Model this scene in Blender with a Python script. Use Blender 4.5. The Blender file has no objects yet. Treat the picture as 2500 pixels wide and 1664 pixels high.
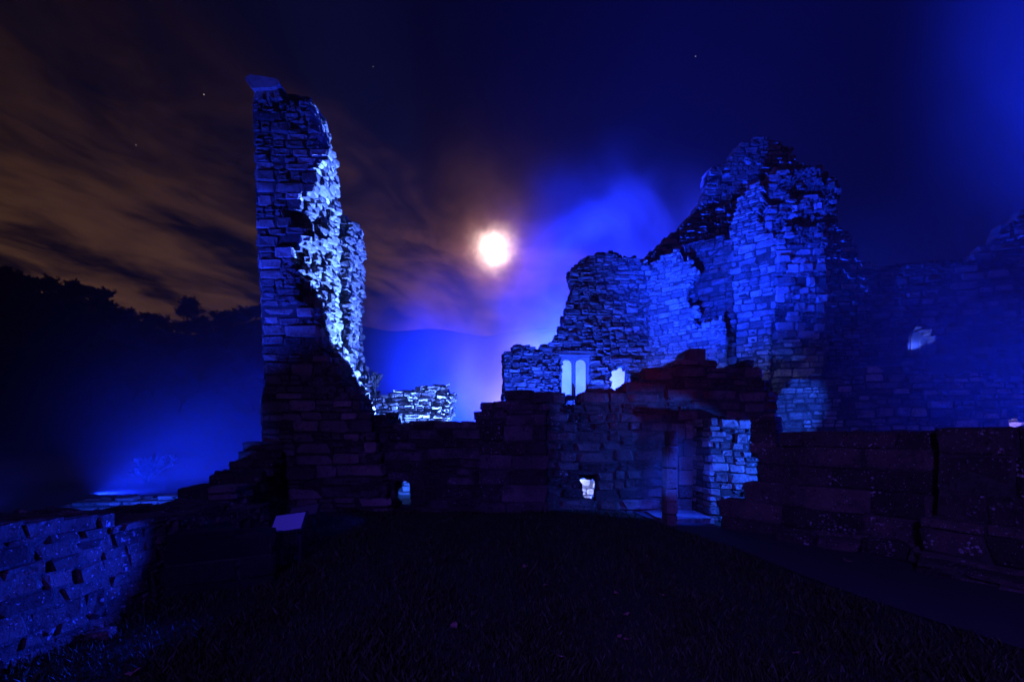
import bpy, bmesh, math, random
import numpy as np
from mathutils import Vector, Matrix
from mathutils.geometry import tessellate_polygon

# ------------------------------------------------------------------ camera, world, lights, exposure
S = bpy.context.scene
COL = S.collection
F = 1111.0; CX = 1250.0; HY = 1065.0; EYE = 1.6          # photograph measured with a 16 mm lens, level, shifted up

cam_d = bpy.data.cameras.new('camera'); cam = bpy.data.objects.new('camera', cam_d); COL.objects.link(cam)
cam.location = (0, 0, EYE); cam.rotation_euler = (math.pi/2, 0, 0)
cam_d.sensor_width = 36; cam_d.lens = 16; cam_d.shift_y = (HY-832)/2500; cam_d.clip_start = .05; cam_d.clip_end = 1500
S.camera = cam

S.render.engine = 'CYCLES'
cy = S.cycles
cy.use_denoising = True
cy.max_bounces = 4; cy.diffuse_bounces = 2; cy.glossy_bounces = 1; cy.transmission_bounces = 1
cy.volume_bounces = 0; cy.transparent_max_bounces = 6
cy.use_adaptive_sampling = True; cy.adaptive_threshold = 0.012
cy.sample_clamp_indirect = 3.0
cy.caustics_reflective = False; cy.caustics_refractive = False
cy.volume_step_rate = 2.0; cy.volume_max_steps = 96
S.view_settings.view_transform = 'Standard'; S.view_settings.look = 'None'
S.view_settings.exposure = 0; S.view_settings.gamma = 1; S.view_settings.use_curve_mapping = False


class NT:
    def __init__(s, tree): s.t = tree; s.n = tree.nodes; s.l = tree.links
    def node(s, typ, **k):
        n = s.n.new(typ)
        for a, b in k.items(): setattr(n, a, b)
        return n
    def put(s, sock, v):
        if isinstance(v, bpy.types.NodeSocket): s.l.new(v, sock)
        elif v is not None: sock.default_value = v
    def m(s, op, a, b=None, c=None, clamp=False):
        n = s.node('ShaderNodeMath', operation=op, use_clamp=clamp)
        s.put(n.inputs[0], a); s.put(n.inputs[1], b)
        if c is not None: s.put(n.inputs[2], c)
        return n.outputs[0]
    def v(s, op, a, b=None, out=0):
        n = s.node('ShaderNodeVectorMath', operation=op)
        s.put(n.inputs[0], a); s.put(n.inputs[1], b)
        return n.outputs['Value'] if out == 'Value' else n.outputs[0]
    def scale(s, a, f):
        n = s.node('ShaderNodeVectorMath', operation='SCALE'); s.put(n.inputs[0], a); s.put(n.inputs[3], f); return n.outputs[0]
    def mix(s, f, a, b):
        n = s.node('ShaderNodeMix', data_type='RGBA'); s.put(n.inputs[0], f); s.put(n.inputs[6], a); s.put(n.inputs[7], b); return n.outputs[2]
    def sstep(s, x, lo, hi):
        n = s.node('ShaderNodeMapRange', interpolation_type='SMOOTHSTEP'); s.put(n.inputs[0], x)
        n.inputs[1].default_value = lo; n.inputs[2].default_value = hi; return n.outputs[0]
    def noise(s, vec, scale, detail=4, rough=.55, dist=0):
        n = s.node('ShaderNodeTexNoise'); s.put(n.inputs['Vector'], vec); n.inputs['Scale'].default_value = scale
        n.inputs['Detail'].default_value = detail; n.inputs['Roughness'].default_value = rough; n.inputs['Distortion'].default_value = dist
        return n.outputs[0]
    def comb(s, x, y, z):
        n = s.node('ShaderNodeCombineXYZ'); s.put(n.inputs[0], x); s.put(n.inputs[1], y); s.put(n.inputs[2], z); return n.outputs[0]


MOON = Vector(((1203-CX)/F, 1, (HY-608)/F)).normalized()
MOON_EL = math.asin(MOON.z)
SKYK = 1.0

world = bpy.data.worlds.new('World'); S.world = world; world.use_nodes = True
w = NT(world.node_tree); w.n.clear()
tc = w.node('ShaderNodeTexCoord'); d = tc.outputs['Generated']
sp = w.node('ShaderNodeSeparateXYZ'); w.put(sp.inputs[0], d); dx, dy, dz = sp.outputs
h = w.m('ADD', w.m('MAXIMUM', dz, 0.0), 0.16)
px = w.m('DIVIDE', dx, h); py = w.m('DIVIDE', dy, h)
ang = math.radians(30)                                   # the wind streaks run towards the right of the view
al = w.m('ADD', w.m('MULTIPLY', px, math.sin(ang)), w.m('MULTIPLY', py, math.cos(ang)))
ac = w.m('SUBTRACT', w.m('MULTIPLY', px, math.cos(ang)), w.m('MULTIPLY', py, math.sin(ang)))
cv = w.comb(w.m('MULTIPLY', al, 0.55), ac, 0.0)
n1 = w.noise(cv, 1.7, 7, .60, 1.1)
n2 = w.noise(cv, 5.5, 6, .62, .6)
nn = w.m('ADD', w.m('MULTIPLY', n1, .60), w.m('MULTIPLY', n2, .40))
line = w.m('SUBTRACT', w.m('SUBTRACT', w.m('MULTIPLY', dy, .50), w.m('MULTIPLY', dx, .80)), dz)
line = w.m('ADD', line, w.m('MULTIPLY', w.m('SUBTRACT', n1, .5), .9))
mask = w.sstep(line, -.06, .20)
cl = w.m('MULTIPLY', w.sstep(nn, .39, .64), mask)
low = w.sstep(dz, .62, .20)
lefty = w.sstep(dx, .1, -.45)
ccol = w.mix(low, (.0055, .0020, .0028, 1), (.066, .029, .017, 1))
ccol = w.mix(lefty, (.056, .020, .025, 1), ccol)
base = w.mix(w.sstep(dz, .0, .8), (.0012, .0011, .012, 1), (.0006, .0005, .015, 1))
base = w.mix(w.sstep(dx, .0, -.55), base, (.0018, .0011, .0050, 1))
skyc = w.mix(cl, base, ccol)
# town glow low over the horizon all round
glow = w.m('MULTIPLY', w.sstep(dz, .26, -.02), w.sstep(dx, .2, -.3))
skyc = w.v('ADD', skyc, w.scale(w.comb(.05, .020, .009), w.m('MULTIPLY', glow, .55)))
# the moon behind thin cloud
nv = w.v('SUBTRACT', w.node('ShaderNodeTexNoise').outputs[1], (.5, .5, .5))
nvn = nv.node.inputs[0].links[0].from_node; w.put(nvn.inputs['Vector'], w.v('ADD', d, (3.1, 1.7, .4))); nvn.inputs['Scale'].default_value = 10; nvn.inputs['Detail'].default_value = 4
dd = w.v('ADD', d, w.scale(nv, .095))
dist = w.v('LENGTH', w.v('SUBTRACT', dd, tuple(MOON)), out='Value')
core = w.m('MULTIPLY', w.m('POWER', 2.718, w.m('MULTIPLY', w.m('POWER', w.m('DIVIDE', dist, .026), 2.0), -1.0)), 4.0)
halo = w.m('MULTIPLY', w.m('POWER', 2.718, w.m('DIVIDE', dist, -.034)), 1.0)
wide = w.m('MULTIPLY', w.m('POWER', 2.718, w.m('DIVIDE', dist, -.11)), .17)
skyc = w.v('ADD', skyc, w.scale(w.comb(1.0, .74, .66), core))
skyc = w.v('ADD', skyc, w.scale(w.comb(1.0, .40, .33), halo))
skyc = w.v('ADD', skyc, w.scale(w.comb(.80, .30, .30), w.m('MULTIPLY', wide, w.m('ADD', w.m('MULTIPLY', cl, 1.6), .04))))
# a few stars
for sx, sy, b in ((498, 231, .9), (1698, 138, .5), (332, 354, .35), (911, 163, .25)):
    sd = Vector(((sx-CX)/F, 1, (HY-sy)/F)).normalized()
    q = w.v('DISTANCE', d, tuple(sd), out='Value')
    st = w.m('MULTIPLY', w.m('LESS_THAN', q, .0009), b*.45)
    skyc = w.v('ADD', skyc, w.scale(w.comb(1.0, .8, .7), st))
nish = w.node('ShaderNodeTexSky', sky_type='NISHITA', sun_disc=False, sun_elevation=MOON_EL,
              sun_rotation=math.atan2(MOON.x, MOON.y))
bg1 = w.node('ShaderNodeBackground'); w.put(bg1.inputs[0], skyc); bg1.inputs[1].default_value = 1.0
bg2 = w.node('ShaderNodeBackground'); w.put(bg2.inputs[0], nish.outputs[0]); bg2.inputs[1].default_value = 0.0001
ad = w.node('ShaderNodeAddShader'); w.l.new(bg1.outputs[0], ad.inputs[0]); w.l.new(bg2.outputs[0], ad.inputs[1])
wo = w.node('ShaderNodeOutputWorld'); w.l.new(ad.outputs[0], wo.inputs[0])

moon_l = bpy.data.lights.new('moonlight', 'SUN'); moon_l.energy = .012; moon_l.angle = math.radians(.5); moon_l.color = (1, .85, .72)
mo = bpy.data.objects.new('moonlight', moon_l); COL.objects.link(mo)
mo.rotation_euler = (-MOON).to_track_quat('-Z', 'Y').to_euler()

BLUE = (.022, .085, 1.0); PALE = (.25, .20, 1.0); DEEP = (.004, .022, 1.0)
def flood(loc, to, power, cone, color=BLUE, blend=.5, size=.08):
    l = bpy.data.lights.new('flood_spot', 'SPOT'); l.energy = power; l.color = color
    l.spot_size = math.radians(cone); l.spot_blend = blend; l.shadow_soft_size = size
    o = bpy.data.objects.new('flood_spot', l); COL.objects.link(o); o.location = loc
    o.rotation_euler = (Vector(to)-Vector(loc)).to_track_quat('-Z', 'Y').to_euler()
    return o
# event floodlights out of sight; spots in the open yard are added, bodiless
flood((-1.3, 11.2, .35), (-4.5, 8.9, 5.4), 48000, 58, (.06, .15, 1), .2)      # tower and pier, from the right
flood((-1.6, 12.75, .4), (-3.9, 12.35, 4.6), 15000, 60, (.06, .15, 1), .4)     # pier, raking
flood((-.9, 12.2, .4), (-2.2, 13.0, 1.9), 3400, 85, (.06, .15, 1), .6)         # low wall in the gap
flood((-7.6, 6.4, .3), (-5.0, 9.4, 8.0), 5200, 62, (.010, .035, 1), .8)        # face of the tower, from beyond the left wall
flood((1.6, 14.3, .2), (1.5, 16.6, 4.2), 8000, 120, (.010, .048, 1), .6)        # window ruin, from below
flood((2.2, 11.6, .3), (7.6, 15.4, 7.6), 27000, 56, (.003, .032, 1), .6)        # buttress
flood((3.6, 10.9, 3.4), (9.4, 18.0, 11.5), 15000, 76, (.003, .028, 1), 1.0)     # gable above it
flood((3.2, 18.55, .5), (8.4, 18.9, 9.6), 80000, 74, (.003, .03, 1), .9)       # raking light along the gable
flood((1.4, 20.5, .4), (.8, 24.5, 3.2), 66000, 66, PALE, .9, .3)               # pale smoke behind the window ruin
flood((1.0, 24.5, .4), (7.2, 28.6, 10.5), 800000, 90, DEEP, 1.0, .3)           # smoke bank towards the gable
flood((3.6, 20.8, .4), (5.5, 24.3, 4.6), 26000, 58, PALE, .9, .3)               # smoke behind the square window
flood((-3.2, 22.6, .4), (-3.6, 26.5, 4.5), 90000, 95, DEEP, 1.0, .3)          # mist in the gap beside the pier
flood((-11.6, 12.6, -.1), (-9.8, 16.0, 3.4), 34000, 165, DEEP, 1.0, .2)         # beyond the low wall on the left
flood((25.0, 15.0, 3.0), (23.0, 18.0, 20.0), 75000, 80, DEEP, 1.0, .3)        # far right court, straight up
flood((13.5, 10.2, .3), (11.0, 11.8, 3.8), 22000, 130, DEEP, 1.0, .3)           # low mist in the right court
flood((18.6, 16.6, 1.0), (19.6, 17.9, 1.7), 1500, 42, PALE, .8, .1)             # lit wall seen through the small openings
flood((16.94, 18.95, 5.14), (16.70, 18.95, 6.2), 120, 140, (.06, .12, 1), .6, .03) # inside the small arched window
flood((-6.0, 6.6, .4), (-8.0, 10.0, .5), 1500, 120, (.01, .05, 1), 1.0, .05)    # ridge beyond the left wall
flood((1.0, 11.1, .12), (2.2, 8.9, .88), 7000, 60, (.02, .08, 1), .5, .06)    # through the hole
flood((1.5, 6.7, .5), (2.98, 8.4, .95), 260, 24, (.01, .05, 1), .8, .05)       # added spot on the doorway jamb, no lamp stands there
flood((5.9, 7.2, 1.45), (4.05, 8.8, .95), 1200, 62, (.012, .075, 1), .4, .05)   # door block, from behind the near wall
flood((6.0, 7.5, 1.3), (7.2, 12.2, 2.5), 3200, 27, (.012, .075, 1), .5, .05)   # court wall patch
flood((3.7, 7.4, 3.0), (3.2, 8.9, .5), 1300, 34, (.008, .04, 1), .9, .05)      # added spot in mid-air to light the doorway recess
flood((-1.75, 5.48, .60), (-3.62, 2.7, .75), 900, 46, (.008, .03, 1), .7, .04)  # low wall at the left, from beyond the plinth
flood((-1.5, -5.0, 4.5), (3.8, 7.0, 1.4), 2100, 96, (.10, .042, .85), 1.0, .5)  # weak spill from the court behind the viewer
flood((-.5, -3.0, 3.0), (2.6, 9.6, 2.85), 300, 14, (1, .09, .05), 1.0, .3)     # faint red lamp on the ruined wall head

# ------------------------------------------------------------------ helpers
def mesh_obj(name, verts, faces, mat, parent=None, smooth=False):
    me = bpy.data.meshes.new(name); me.from_pydata(verts, [], faces); me.update()
    if mat: me.materials.append(mat)
    if smooth: me.polygons.foreach_set('use_smooth', [True]*len(me.polygons))
    o = bpy.data.objects.new(name, me); COL.objects.link(o)
    if parent: o.parent = parent
    return o

def empty(name, loc, rz=0):
    o = bpy.data.objects.new(name, None); COL.objects.link(o); o.location = loc; o.rotation_euler = (0, 0, rz)
    o.empty_display_size = .2
    return o

def tag(o, label=None, cat=None, group=None, kind=None):
    if label: o['label'] = label
    if cat: o['category'] = cat
    if group: o['group'] = group
    if kind: o['kind'] = kind
    return o

def P(px_, py_, Y):
    return Vector(((px_-CX)/F*Y, Y, EYE+(HY-py_)/F*Y))

def boxv(x0, x1, y0, y1, z0, z1):
    return [(x0, y0, z0), (x1, y0, z0), (x1, y1, z0), (x0, y1, z0), (x0, y0, z1), (x1, y0, z1), (x1, y1, z1), (x0, y1, z1)]
BOXF = [(0, 3, 2, 1), (4, 5, 6, 7), (0, 1, 5, 4), (1, 2, 6, 5), (2, 3, 7, 6), (3, 0, 4, 7)]

class MB:
    def __init__(s): s.v = []; s.f = []
    def add(s, v, f):
        b = len(s.v); s.v.extend(v); s.f.extend([tuple(i+b for i in q) for q in f])
    def box(s, *a): s.add(boxv(*a), BOXF)
    def tube(s, a, b, ra, rb, n=4):
        a = Vector(a); b = Vector(b); t = (b-a)
        if t.length < 1e-5: return
        q = t.to_track_quat('Z', 'Y'); v = []
        for p, r in ((a, ra), (b, rb)):
            for i in range(n):
                an = 2*math.pi*i/n; v.append(tuple(p+q@Vector((math.cos(an)*r, math.sin(an)*r, 0))))
        s.add(v, [(i, (i+1) % n, n+(i+1) % n, n+i) for i in range(n)]+[tuple(range(n, 2*n))])
    def build(s, name, mat, parent=None, smooth=False): return mesh_obj(name, s.v, s.f, mat, parent, smooth)

def prism(poly, y0, y1):
    """an outline in (x, z), extruded from y0 to y1"""
    n = len(poly); v = [(x, y0, z) for x, z in poly]+[(x, y1, z) for x, z in poly]
    area = sum(poly[i][0]*poly[(i+1) % n][1]-poly[(i+1) % n][0]*poly[i][1] for i in range(n))
    tris = tessellate_polygon([[Vector((x, z, 0)) for x, z in poly]]); f = []
    for t in tris:
        (ax, az), (bx, bz), (cx_, cz) = (poly[i] for i in t)
        if (bx-ax)*(cz-az)-(cx_-ax)*(bz-az) < 0: t = (t[0], t[2], t[1])
        f.append(tuple(t)); f.append(tuple(n+i for i in (t[0], t[2], t[1])))
    for i in range(n):
        j = (i+1) % n; f.append((i, n+i, n+j, j) if area > 0 else (i, j, n+j, n+i))
    return v, f

# ------------------------------------------------------------------ materials
def stone_mat(name, c0, c1, lichen=.0, bump=.6, scale=1.0, red=0.0, moss=0.0):
    m = bpy.data.materials.new(name); m.use_nodes = True; t = NT(m.node_tree); t.n.clear()
    g = t.node('ShaderNodeNewGeometry'); pos = g.outputs['Position']
    oi = t.node('ShaderNodeObjectInfo'); rnd = oi.outputs['Random']
    off = t.v('ADD', pos, t.comb(t.m('MULTIPLY', rnd, 7.0), t.m('MULTIPLY', rnd, 3.0), 0.0))
    a = t.noise(off, 2.2*scale, 5, .6); b = t.noise(pos, 14*scale, 6, .7); c = t.noise(pos, 55*scale, 3, .7)
    col = t.mix(t.sstep(a, .3, .7), c0+(1,), c1+(1,))
    col = t.mix(t.m('MULTIPLY', t.sstep(b, .52, .66), .7), col, tuple(x*.28 for x in c0)+(1,))
    k = t.m('ADD', t.m('MULTIPLY', rnd, .95), .35)
    col = t.scale(col, k)
    if red:
        rr = t.sstep(t.noise(t.v('ADD', pos, (5., 0, 2.)), .9, 3, .6), .52, .62)
        col = t.mix(t.m('MULTIPLY', rr, red), col, (.24, .05, .03, 1))
    if moss:
        mm = t.m('MULTIPLY', t.sstep(t.noise(pos, 3.0, 5, .7), .52, .62), moss)
        col = t.mix(mm, col, (.02, .03, .01, 1))
    if lichen:
        vn = t.node('ShaderNodeTexVoronoi'); t.put(vn.inputs['Vector'], t.v('ADD', pos, t.scale(t.comb(b, c, a), .07))); vn.inputs['Scale'].default_value = 17
        reg = t.sstep(t.noise(pos, 1.9, 3, .6), .50, .62)
        spot = t.m('MULTIPLY', t.sstep(vn.outputs['Distance'], .36, .24), reg)
        spot = t.m('MULTIPLY', spot, t.sstep(t.noise(pos, 7, 2, .5), .46, .54))
        sp2 = t.m('MULTIPLY', t.sstep(t.noise(pos, 38, 2, .5), .66, .70), .8)
        col = t.mix(t.m('MULTIPLY', t.m('MAXIMUM', spot, sp2), lichen), col, (.72, .66, .64, 1))
    bs = t.node('ShaderNodeBsdfPrincipled'); t.put(bs.inputs['Base Color'], col); bs.inputs['Roughness'].default_value = .85
    bs.inputs['Specular IOR Level'].default_value = .35
    hh = t.m('ADD', t.m('MULTIPLY', b, .7), t.m('ADD', t.m('MULTIPLY', c, .22), t.m('MULTIPLY', a, .6)))
    bn = t.node('ShaderNodeBump'); bn.inputs['Strength'].default_value = bump; bn.inputs['Distance'].default_value = .09; t.put(bn.inputs['Height'], hh)
    t.l.new(bn.outputs[0], bs.inputs['Normal'])
    o = t.node('ShaderNodeOutputMaterial'); t.l.new(bs.outputs[0], o.inputs[0])
    return m

def flat_mat(name, color, rough=.8, var=.3, nscale=8, bump=0.0):
    m = bpy.data.materials.new(name); m.use_nodes = True; t = NT(m.node_tree); t.n.clear()
    g = t.node('ShaderNodeNewGeometry'); pos = g.outputs['Position']
    a = t.noise(pos, nscale, 5, .65)
    col = t.mix(a, tuple(x*(1-var) for x in color)+(1,), tuple(min(1, x*(1+var)) for x in color)+(1,))
    bs = t.node('ShaderNodeBsdfPrincipled'); t.put(bs.inputs['Base Color'], col); bs.inputs['Roughness'].default_value = rough
    if bump:
        bn = t.node('ShaderNodeBump'); bn.inputs['Strength'].default_value = bump; bn.inputs['Distance'].default_value = .03; t.put(bn.inputs['Height'], a)
        t.l.new(bn.outputs[0], bs.inputs['Normal'])
    o = t.node('ShaderNodeOutputMaterial'); t.l.new(bs.outputs[0], o.inputs[0])
    return m

M_ASH = stone_mat('weathered_sandstone', (.30, .25, .19), (.44, .38, .31), .35, .8)
M_RUB = stone_mat('rubble_stone', (.36, .31, .25), (.52, .46, .39), .25, 1.0, 1.3)
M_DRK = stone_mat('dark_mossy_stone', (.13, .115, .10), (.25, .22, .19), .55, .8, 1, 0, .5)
M_RED = stone_mat('red_stained_stone', (.16, .12, .10), (.27, .20, .17), .3, .8, 1, .6, .3)
M_LIC = stone_mat('lichen_sandstone', (.14, .10, .085), (.24, .17, .14), 1.0, .9, 1, 0, .3)
M_MOR = stone_mat('old_mortar', (.08, .07, .06), (.17, .145, .12), .0, 1.0, 2.2)
M_BLK = stone_mat('shade_black_stone', (.014, .013, .012), (.03, .027, .025), .0, .6)  # near-black base colour puts the plinth's shade into the stone
M_FAR = stone_mat('far_stone', (.22, .19, .16), (.36, .31, .27), .0, .8)

# ------------------------------------------------------------------ stone shapes (shared meshes)
RS = random.Random(7)
def ashlar_mesh(i, jit, bev):
    bm = bmesh.new(); bmesh.ops.create_cube(bm, size=1.0)
    bmesh.ops.bevel(bm, geom=bm.edges[:], offset=bev, segments=1, affect='EDGES', profile=.5)
    fr = [f for f in bm.faces if abs(f.normal.y) > .9 and f.calc_area() > .3]
    bmesh.ops.poke(bm, faces=fr)
    for v in bm.verts:
        v.co += Vector((RS.uniform(-jit, jit), RS.uniform(-jit, jit)*1.3, RS.uniform(-jit, jit)))
    me = bpy.data.meshes.new('stone_%s' % 'block'); bm.to_mesh(me); bm.free(); return me
def rock_mesh(i):
    bm = bmesh.new()
    for k in range(15):
        a = RS.uniform(0, 2*math.pi); z = RS.uniform(-1, 1); r = math.sqrt(1-z*z)
        v = Vector((r*math.cos(a), r*math.sin(a), z)); mx = max(abs(v.x), abs(v.y), abs(v.z)); v = v*(.5/mx)*RS.uniform(.86, 1.08)
        bm.verts.new(v)
    bmesh.ops.convex_hull(bm, input=bm.verts)
    for v in [q for q in bm.verts if not q.link_faces]: bm.verts.remove(v)
    bmesh.ops.recalc_face_normals(bm, faces=bm.faces)
    me = bpy.data.meshes.new('stone_rock'); bm.to_mesh(me); bm.free(); return me
BASE = {'ashlar': [ashlar_mesh(i, .036, .07) for i in range(12)],
        'rough': [ashlar_mesh(i, .072, .13) for i in range(12)],
        'rubble': [rock_mesh(i) for i in range(16)]}
_pool = {}
def pool(kind, mat):
    k = (kind, mat.name)
    if k not in _pool:
        L = []
        for me in BASE[kind]:
            m2 = me.copy(); m2.materials.append(mat); L.append(m2)
        _pool[k] = L
    return _pool[k]
def mesh_data(me):
    if me.name not in _md:
        _md[me.name] = ([tuple(v.co) for v in me.vertices], [tuple(p.vertices) for p in me.polygons])
    return _md[me.name]
_md = {}

# ------------------------------------------------------------------ the wall builder
def scan(poly, z):
    xs = []
    n = len(poly)
    for i in range(n):
        (x0, z0), (x1, z1) = poly[i], poly[(i+1) % n]
        if (z0 <= z) != (z1 <= z): xs.append(x0+(z-z0)/(z1-z0)*(x1-x0))
    xs.sort()
    return [(xs[i], xs[i+1]) for i in range(0, len(xs)-1, 2)]
def sub(iv, cuts):
    for c0, c1 in cuts:
        o = []
        for a, b in iv:
            if c1 <= a or c0 >= b: o.append((a, b)); continue
            if c0 > a: o.append((a, c0))
            if c1 < b: o.append((c1, b))
        iv = o
    return iv
def spans(poly, holes, z):
    iv = scan(poly, z)
    for hp in holes: iv = sub(iv, scan(hp, z))
    return iv
def hk(holes, k): return holes[k] if holes and isinstance(holes, dict) else holes
def inside(poly, holes, u, z):
    return any(a <= u <= b for a, b in spans(poly, holes, z))

class Wall:
    """a wall frame: origin on the ground, u runs along the wall (local x), depth runs away (local y)"""
    def __init__(s, name, x, y, yaw, label, cat, z=0.0):
        s.o = empty(name, (x, y, z), math.radians(yaw)); tag(s.o, label, cat)
        s.x, s.y, s.z = x, y, z
        s.c, s.s = math.cos(math.radians(yaw)), math.sin(math.radians(yaw))
        s.stones = []; s.core = MB()
    def uv(s, px_, py_, depth=0.0):
        """where the sight line of a photo point meets the wall plane (moved back by depth)"""
        ddx = (px_-CX)/F; dzz = (HY-py_)/F
        nx, ny = -s.s, s.c                                # local y in world
        ox, oy = s.x+nx*depth, s.y+ny*depth
        t = (ox*nx+oy*ny)/(ddx*nx+1.0*ny)
        X, Y, Z = ddx*t, t, EYE+dzz*t
        return ((X-ox)*s.c+(Y-oy)*s.s, Z-s.z)
    def splay(s, pts_list, thick, n):
        return {k: [s.poly(p, thick*(k+e)/n) for p in pts_list for e in (0, .5, 1)] for k in range(n)}
    def poly(s, pts, depth=0.0): return [s.uv(a, b, depth) for a, b in pts]
    def fill(s, polys, thick, ch, sw, kind='rough', mat=None, holes=(), seed=1, jit=.02, y0=0.0, joint=.009, endj=.03, endkind=None,
             endmat=None, core_rec=.022, mats=None, ends=True):
        R = random.Random(seed); nl = len(polys); dl = thick/nl
        wv = .035 if kind != 'ashlar' else .004
        def wave(u_, z_): return wv*(math.sin(u_*1.3+seed)+.6*math.sin(u_*3.1+z_*1.7+seed*2))*min(1, max(0, z_)/.5)
        zmin = min(z for p in polys for _, z in p); zmax = max(z for p in polys for _, z in p)
        z = zmin
        while z < zmax-.03:
            hgt = min(R.uniform(*ch), zmax-z); zm = z+hgt/2
            for k, pl in enumerate(polys):
                for a, b in spans(pl, hk(holes, k), zm):
                    if b-a < .05: continue
                    a += R.uniform(-endj, endj)*.6; b += R.uniform(-endj, endj)*.6
                    u = a
                    while u < b-.01:
                        wd = R.uniform(*sw)*(1.25 if hgt > sum(ch)/2 else .85)
                        if b-(u+wd) < sw[0]*.6: wd = b-u
                        u1 = u+wd; uc = (u+u1)/2
                        first = u <= a+1e-6; last = u1 >= b-1e-6
                        below = inside(pl, hk(holes, k), uc, z-.06) or z <= zmin+.01
                        above = inside(pl, hk(holes, k), uc, z+hgt+.06)
                        front = k == 0 or not inside(polys[k-1], hk(holes, k-1), uc, zm)
                        d0 = y0+k*dl; d1 = d0+dl
                        rec = R.uniform(.5, 1.2)*core_rec
                        s.core.box(u+(core_rec*1.3 if first else -.01-R.uniform(0, .01)), u1-(core_rec*1.3 if last else -.01-R.uniform(0, .01)),
                                   d0+(rec if front else -.004-rec*.2), d1-.002-rec*.1 if k < nl-1 else d1,
                                   wave((u+u1)/2, zm)+z+(core_rec if not below else -.06-R.uniform(0, .01)), wave((u+u1)/2, zm)+z+hgt-core_rec*.9-R.uniform(0, .006))
                        if front or (ends and (first or last)) or not above or not below:
                            broken = (k > 0 and not first) or (last and endkind and endkind != kind and R.random() < .6)
                            kk = (endkind or kind) if broken else kind
                            mt = (endmat or mat) if broken else (R.choices(*mats)[0] if mats else mat)
                            if kk == 'rough' and joint and not broken and R.random() < .03 and wd < .5 and below and above:
                                u = u1; continue                             # a stone has dropped out
                            if broken:                                       # broken core: smaller lumps
                                n = max(1, round(wd/.15)); ws = [wd/n]*n; nz = 2 if hgt > .17 else 1
                            else:
                                ws = [wd]; nz = 2 if (kk == 'rough' and hgt > .15 and R.random() < .30) else 1
                                if nz == 2 and wd > .34: q_ = R.uniform(.4, .6); ws = [wd*q_, wd*(1-q_)]
                            uu = u
                            for wq in ws:
                                cut = R.uniform(.4, .6)
                                for zi in range(nz):
                                    hq = hgt if nz == 1 else hgt*(cut if zi == 0 else 1-cut)
                                    zq = zm if nz == 1 else (z+hq/2 if zi == 0 else z+hgt-hq/2)
                                    pr = R.uniform(-jit*.35, jit*1.5) if front else 0
                                    k2 = kk if not broken else R.choice((kk, 'rough', 'rubble'))
                                    rub = k2 == 'rubble' or broken
                                    s.stones.append((k2, mt, (uu+wq/2, (d0+d1)/2-pr, zq+wave(uu+wq/2, zq)+R.uniform(-.006, .006)),
                                                     (max(.04, wq-joint*R.uniform(.6, 1.6))*(1.35 if rub else 1), dl+abs(pr)*.2+(.05 if rub else 0),
                                                      max(.03, hq-joint*R.uniform(.6, 1.6))*(1.25 if rub else (R.uniform(.98, 1.16) if joint == 0 else R.uniform(.86, 1.04)) if kk == 'rough' else 1)),
                                                     R.uniform(-.035, .035) if not rub else R.uniform(-.6, .6),
                                                     R.uniform(-.02, .02) if not rub else R.uniform(-.3, .3), R.randrange(1000)))
                                uu += wq
                        u = u1
            z += hgt
        return s
    def extra(s, kind, mat, c, dim, rz=0, rx=0, k=0): s.stones.append((kind, mat, c, dim, rz, rx, k))
    def done(s, limit=290, core_mat=None, minpx=0, partname='stone'):
        def key(q):
            X = s.x+q[2][0]*s.c-q[2][1]*s.s; Y = s.y+q[2][0]*s.s+q[2][1]*s.c
            if Y < .5: return -1
            pxx = CX+X/Y*F; pyy = HY-(q[2][2]+s.z-EYE)/Y*F
            vis = -40 < pxx < 2540 and pyy < 1700
            return (q[3][0]*q[3][2])/(Y*Y) if vis else -1
        L = sorted(s.stones, key=key, reverse=True)
        keep = [q for q in L[:limit] if key(q) > 0]; rest = L[len(keep):]
        for kk, mt, c, dim, rz, rx, ri in keep:
            pl = pool(kk, mt); o = bpy.data.objects.new(partname, pl[ri % len(pl)]); COL.objects.link(o)
            o.parent = s.o; o.location = c; o.scale = dim; o.rotation_euler = (rx, 0, rz)
        if rest:
            byk = {}
            for kk, mt, c, dim, rz, rx, ri in rest:
                mb = byk.setdefault(mt.name, MB())
                pl = pool(kk, mt); v, f = mesh_data(pl[ri % len(pl)])
                M = Matrix.Translation(c) @ Matrix.Rotation(rz, 4, 'Z') @ Matrix.Rotation(rx, 4, 'X') @ Matrix.Diagonal((*dim, 1))
                mb.add([tuple(M @ Vector(p)) for p in v], f)
            # one joined part, its materials as slots
            big = MB(); slots = []; idx = []
            for mn, mb in byk.items():
                slots.append(bpy.data.materials[mn]); idx += [len(slots)-1]*len(mb.f); big.add(mb.v, mb.f)
            o = big.build('small_stones', slots[0], s.o)
            for q in slots[1:]: o.data.materials.append(q)
            o.data.polygons.foreach_set('material_index', idx); o['kind'] = 'stuff'
        o = s.core.build('mortar', core_mat or M_MOR, s.o); o['kind'] = 'stuff'
        return s.o

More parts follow.
